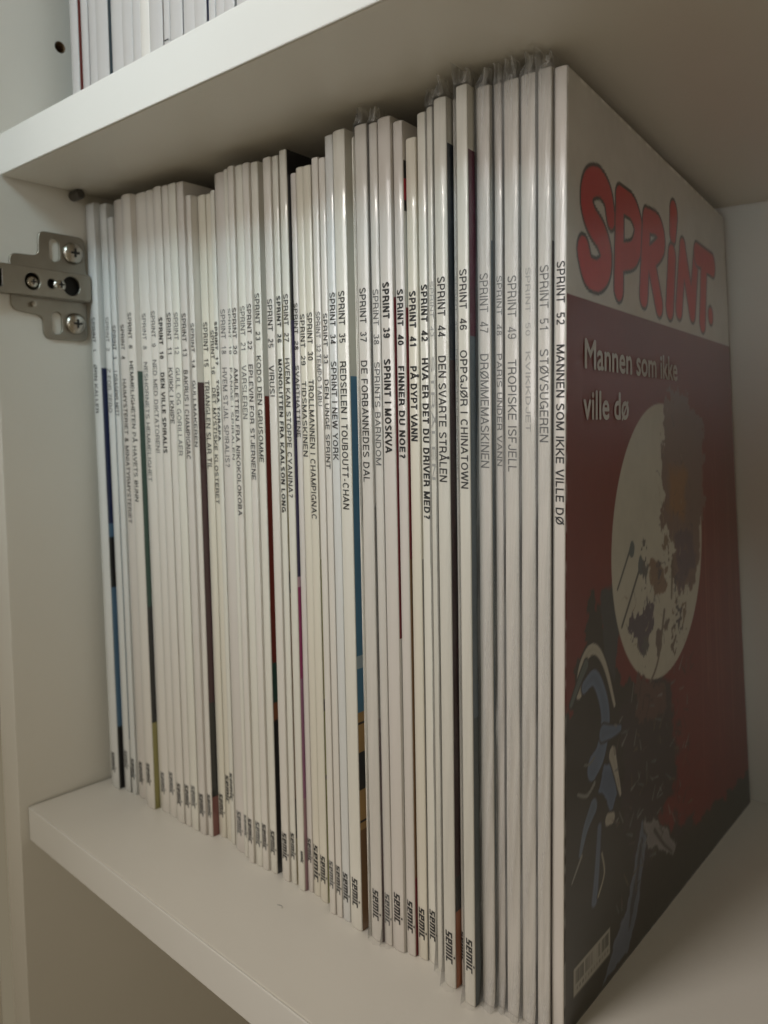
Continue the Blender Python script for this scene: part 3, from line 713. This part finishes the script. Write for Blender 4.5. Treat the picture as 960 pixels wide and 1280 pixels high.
# fine pen lines and hatching over the rocks
for q in range(150):
    cx_, cz_ = rng.uniform(52, 134), rng.uniform(100, 200)
    aa = rng.choice([1.35, 1.75, .4, 2.6]) + rng.normal() * .25; ll = rng.uniform(1.5, 6)
    if math.hypot(cx_ - 91, cz_ - 150) > 48 or (cx_ < 88 and cz_ > 140): continue
    put(d_line([(cx_, cz_), (cx_ + ll * math.cos(aa) * .5, cz_ + ll * math.sin(aa) * .5), (cx_ + ll * math.cos(aa + .3), cz_ + ll * math.sin(aa + .3))], [rng.uniform(.1, .45), .1]), [(.06, .05, .05), (.22, .14, .08), (.05, .06, .08), (.33, .28, .20)][rng.integers(4)], .4, .8)
def bordered(d, col, w_=.5):
    put(d - .75, (.022, .020, .022), .5); put(d, col, w_)
    put(d + 1.5, tuple(c * .72 for c in col), 1.2, .5)
# plain curved bands and drapery at the lower left
bordered(d_line([(11, 112), (13, 119), (19, 123), (26, 121), (33, 113), (40, 99)], [2.8, .8]), (.42, .40, .34), .5)
bordered(d_line([(16, 119), (11, 115), (5, 109)], [1.8, 1.0]), (.09, .12, .12), .5)
bordered(d_line([(15, 112), (23, 113), (30, 104), (32, 95), (28, 86), (22, 83)], [2.2, 4.6]), (.115, .17, .27), .5)
bordered(d_line([(30, 92), (38, 90), (45, 89)], [3.0, 1.2]), (.10, .15, .24), .6)
bordered(d_poly([(31, 81), (41, 76), (42, 66), (36, 60), (33, 67), (26, 73)], 1.5), (.10, .15, .25), .6)
bordered(d_line([(38, 82), (41, 75), (45, 65)], [2.8, .8]), (.40, .38, .33), .5)
put(d_line([(10, 78), (17, 75), (23, 77)], [.5, .8]), (.20, .21, .20), .4); put(d_line([(15, 86), (19, 85), (23, 86)], [.4, .4]), (.15, .16, .15), .4)
bordered(d_line([(22, 69), (16, 64), (12, 57)], [3.0, 1.0]), (.11, .16, .24), .6); put(d_line([(13, 56), (6, 50)], [.7, .4]), (.22, .22, .21), .4)
bordered(d_line([(34, 60), (38, 59)], [2.2, 2.0]), (.38, .36, .31), .5)
bordered(d_line([(27, 60), (25, 46), (23, 36)], [1.5, 2.2]), (.10, .14, .22), 1.0)
bordered(d_line([(29, 50), (31, 42), (26, 36)], [.5, .6]), (.30, .28, .22), .5)
bordered(d_poly([(65, 46), (78, 43), (70, 38), (60, 14), (50, 3), (30, 2), (38, 11), (50, 19)], 2.0), (.125, .15, .21), 1.0)
put(d_poly([(63, 38), (66, 40), (60, 22), (52, 10), (54, 18)], 1.0), (.04, .045, .06), .8)
bordered(d_poly([(68, 45), (79, 43), (92, 33), (102, 22), (98, 18), (88, 26), (72, 34)], 3.0), (.23, .22, .22), 1.2)
put(d_line([(78, 38), (88, 28), (97, 21)], [1.0, .5]), (.05, .045, .05), .8)
for q in range(190):
    cx_, cz_ = rng.uniform(40, 125), rng.uniform(14, 96)
    if zm.shape and cz_ < 17 + (cx_ - 40) * .2: continue
    aa = rng.uniform(0, 3.14); ll = rng.uniform(2, 7)
    put(d_line([(cx_, cz_), (cx_ + ll * math.cos(aa), cz_ + ll * math.sin(aa))], [rng.uniform(.2, .7), .2]), rng.choice([(.09, .06, .06), (.12, .14, .15), (.02, .02, .02), (.02, .02, .02), (.13, .10, .06), (.22, .23, .23)], axis=0), .5, .7)
for q in range(22):
    yy_ = rng.uniform(135, 205)
    put(d_line([(yy_, rng.uniform(30, 90)), (yy_ + rng.uniform(-4, 4), rng.uniform(110, 190))], [.3, .6]), (.26, .07, .05), 1.5, .35)
# big comic lettering
w = [
 ([(37.5, 263), (34.5, 269), (27, 271.5), (18.5, 269), (16.0, 263.5), (20, 258.8), (28.5, 255.3), (33, 250.5), (31.5, 245.5), (25, 242.5), (17.5, 243), (13.5, 248)], [3.4, 4.4, 4.6, 4.4]),
 ([(46.5, 270), (45.0, 241.5)], [3.6, 4.0]), ([(46.5, 271), (60, 270.5), (66.5, 264), (61, 255.5), (47, 252.0)], [3.8, 4.4]),
 ([(76, 270.0), (71.8, 242.5)], [4.0, 4.2]), ([(76, 270), (90, 270.5), (94.5, 264.5), (79.5, 256.5)], [3.8, 4.0]), ([(81, 256.0), (90.5, 241)], [4.2, 4.0]),
 ([(112.5, 279.5), (110.8, 272)], [5.0, 4.0]), ([(109, 262), (104.8, 242)], [4.8, 4.6]),
 ([(125.5, 268), (118, 243)], [4.2, 4.2]), ([(125.5, 268), (138.5, 244)], [3.8, 4.2]), ([(147.5, 269), (139, 244)], [3.8, 4.2]),
 ([(149, 270.0), (178, 269.5)], [4.6, 5.0]), ([(162, 269), (156, 241.5)], [4.8, 4.6]), ([(171, 245.5), (171.5, 245.5)], [3.6, 3.6])]
for grp in ((0,), (1, 2), (3, 4, 5), (6,), (7,), (8, 9, 10), (11, 12), (13,)):
    q = np.minimum.reduce([d_line(*w[k]) for k in grp])
    put(q - 1.5, (.028, .024, .020), .4); put(q - .3, (.50, .018, .020), .35)
# price strip at the foot: pale panel with bars and marks
bar = d_poly([(7.5, 19.8), (35.5, 19.8), (35.5, 10.2), (7.5, 10.2)])
put(bar, (.36, .345, .30), .3)
for q in range(46):
    xx_ = 9 + q * .56
    if q % 23 in (11, 12): continue
    put(np.maximum(np.abs(ym - xx_) - rng.uniform(.08, .24), np.abs(zm - 16.4) - 2.2), (.06, .06, .05), .25, .85)
for q in range(12):
    put(np.hypot(ym - (10 + q * 2.15), (zm - 12.2) * .8) - rng.uniform(.35, .65), (.10, .09, .08), .3, .85)
# slight printed mottling and rubbed edge
img *= (1 + .10 * n12 + .06 * n3)[..., None]
edge = np.minimum.reduce([ym - 1.1, 208 - ym, 297 - zm, zm])
img[:] = img * 1.0 + (np.clip(1 - edge / .7, 0, 1) * np.clip(.4 + 2 * n3, 0, 1) * .25)[..., None]
# grid -> mesh (outer face of the cover, bent with the album)
X = x + t / 2 - L * Z / .297
X = X - X * (.034 + .079 * Z / .2975) * Y / .208 - x
co = np.stack([X, Y, Z], -1).reshape(-1, 3)
j, i = np.meshgrid(np.arange(nz - 1), np.arange(ny - 1), indexing='ij'); a = (j * ny + i).ravel()
quads = np.stack([a, a + 1, a + 1 + ny, a + ny], 1)
# thickness: a second, inner layer on the border only
inner = []; ring = list(range(ny)) + [q * ny + ny - 1 for q in range(1, nz)] + [(nz - 1) * ny + q for q in range(ny - 2, -1, -1)] + [q * ny for q in range(nz - 2, 0, -1)]
base = len(co); rc = co[ring].copy(); rc[:, 0] -= .0003
co = np.vstack([co, rc]); m_ = len(ring)
rim = np.array([[ring[(q + 1) % m_], ring[q], base + q, base + (q + 1) % m_] for q in range(m_)])
fa = np.vstack([quads, rim])
me = bpy.data.meshes.new('front_cover')
me.vertices.add(len(co)); me.vertices.foreach_set('co', co.ravel())
me.loops.add(fa.size); me.loops.foreach_set('vertex_index', fa.ravel().astype(np.int32))
me.polygons.add(len(fa)); me.polygons.foreach_set('loop_start', np.arange(0, fa.size, 4, dtype=np.int32))
me.update(calc_edges=True); me.validate()
ca_ = me.color_attributes.new('print', 'FLOAT_COLOR', 'POINT')
cc_ = np.ones((len(co), 4), np.float32); cc_[:base, :3] = np.clip(img, 0, 1).reshape(-1, 3); cc_[base:, :3] = (.6, .58, .52)
ca_.data.foreach_set('color', cc_.ravel())
me.polygons.foreach_set('use_smooth', [True] * len(quads) + [False] * len(rim))
cm = mat('glossy_printed_cover', (1, 1, 1), .30, coat=.5, bump=.04, bscale=60, coat_r=.03, spec=.3)
nt = cm.node_tree; at = nt.nodes.new('ShaderNodeAttribute'); at.attribute_name = 'print'
nt.links.new(at.outputs['Color'], nt.nodes['Principled BSDF'].inputs['Base Color'])
fc = link('front_cover', me, cm, r); fc['label'] = 'glossy front cover, white top band and dark red picture with a pale disc'
# printed title on the cover
def cover_text(s, ya, yb_, zb, hgt, xo=.00025):
    co_, fs_ = font_text(s)
    a0, a1 = co_[:, 0].min(), co_[:, 0].max(); k_ = (yb_ - ya) / (a1 - a0)
    v = []
    for p in co_:
        yy_ = (ya + (p[0] - a0) * k_) / 1000; zz_ = (zb + p[1] / .70 * hgt) / 1000
        X_ = x + t / 2 - L * zz_ / .297
        X_ = X_ - X_ * (.034 + .079 * zz_ / .2975) * yy_ / .208 - x
        v.append((X_ + xo + p[2] * 3e-6, yy_, zz_))
    o_ = link('cover_title', mesh('cover_title', v, fs_), TITLEINK, r)
TITLEINK = mat('pale_title_ink', (.50, .47, .44), .4, coat=.5)
cover_text('Mannen som ikke', 14, 113, 213.3, 9.0)
cover_text('ville dø', 13, 54, 197.6, 9.0)

# ------------------------------------------------------------------ upper shelf
UP = [ # left x, right x (mm), cover colours
 (13.2, 20.2, [(297, 'brick_red')], 'album on the upper shelf with a thin red cover edge, nearest the side panel'),
 (20.9, 27.0, [], 'cool white album on the upper shelf directly right of the red cover edge'),
 (27.2, 34.9, [], 'pale album on the upper shelf, third from the side panel'),
 (35.1, 45.2, [(297, 'slate_dark')], 'wide pale album on the upper shelf with a thin dark cover edge'),
 (46.6, 56.0, [], 'pale album on the upper shelf right of the thin dark cover edge'),
 (56.3, 64.2, [], 'pale album on the upper shelf, sixth from the side panel'),
 (64.7, 70.6, [], 'narrow pinkish white album on the upper shelf, seventh from the side panel'),
 (70.8, 77.8, [], 'ivory album on the upper shelf, eighth from the side panel'),
 (78.4, 88.0, [(297, 'brown')], 'wide ivory album on the upper shelf, left of the narrow one with a crossline'),
 (88.4, 92.6, [], 'narrowest album on the upper shelf, with a small dark line across its spine'),
 (92.9, 101.4, [(297, 'slate_dark')], 'ivory album on the upper shelf right of the narrow one with a crossline'),
 (101.9, 109.9, [], 'pale album on the upper shelf, twelfth from the side panel'),
 (110.2, 117.9, [(297, 'navy')], 'pale album on the upper shelf with a thin dark blue cover edge'),
 (119.0, 123.1, [], 'narrow pale album on the upper shelf right of the dark blue cover edge'),
 (123.4, 128.4, [], 'narrow pale album on the upper shelf, fifteenth from the side panel'),
 (128.7, 135.1, [(297, 'grey')], 'pale album on the upper shelf, sixteenth from the side panel'),
 (135.6, 142.6, [], 'white album on the upper shelf, just above the brightest stretch of shelf edge'),
 (143.0, 151.0, [], 'rightmost album visible on the upper shelf, mostly hidden by the shelf edge')]
for q, (xa, xb_, stops, lab) in enumerate(UP):
    tt_ = (xb_ - xa) / 1000
    fwd = 0 if not stops else (.0018 if q == 0 else .0006)
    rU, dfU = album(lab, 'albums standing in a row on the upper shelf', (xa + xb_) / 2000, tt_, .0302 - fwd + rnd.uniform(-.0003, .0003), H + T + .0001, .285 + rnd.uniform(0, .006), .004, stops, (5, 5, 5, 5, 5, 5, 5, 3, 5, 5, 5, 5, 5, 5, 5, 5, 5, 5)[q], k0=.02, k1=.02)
    if q == 9:
        v = [dfU(sx * tt_ * .42, -.0001, zz_) for sx, zz_ in ((-1, .0245), (1, .0245), (1, .0250), (-1, .0250))]
        link('printed_line', mesh('printed_line', v, [(0, 1, 2, 3)]), INK[0], rU)

# a stray fibre lying on the shelf in front of the albums
pts = [(.1720 + .0030 * math.cos(a), .0305 + .0016 * math.sin(a * 1.3), .00022) for a in [0, .5, 1.0, 1.5, 2.0, 2.4]]
v = []; f = []
for i, p in enumerate(pts):
    for q in range(5):
        a = 2 * math.pi * q / 5; v.append((p[0] - .172, p[1] - .0305 + .00012 * math.cos(a), p[2] + .00012 * math.sin(a)))
for i in range(len(pts) - 1):
    for q in range(5): f.append((i * 5 + q, i * 5 + (q + 1) % 5, (i + 1) * 5 + (q + 1) % 5, (i + 1) * 5 + q))
fb = link('dust_fibre', mesh('dust_fibre', v, f), INK[1], loc=(.1545, .0330, 0)); fb.scale = (.55, .55, .8); fb['label'] = 'tiny dark dust fibre lying on the lower shelf in front of the albums'; fb['category'] = 'dust fibre'
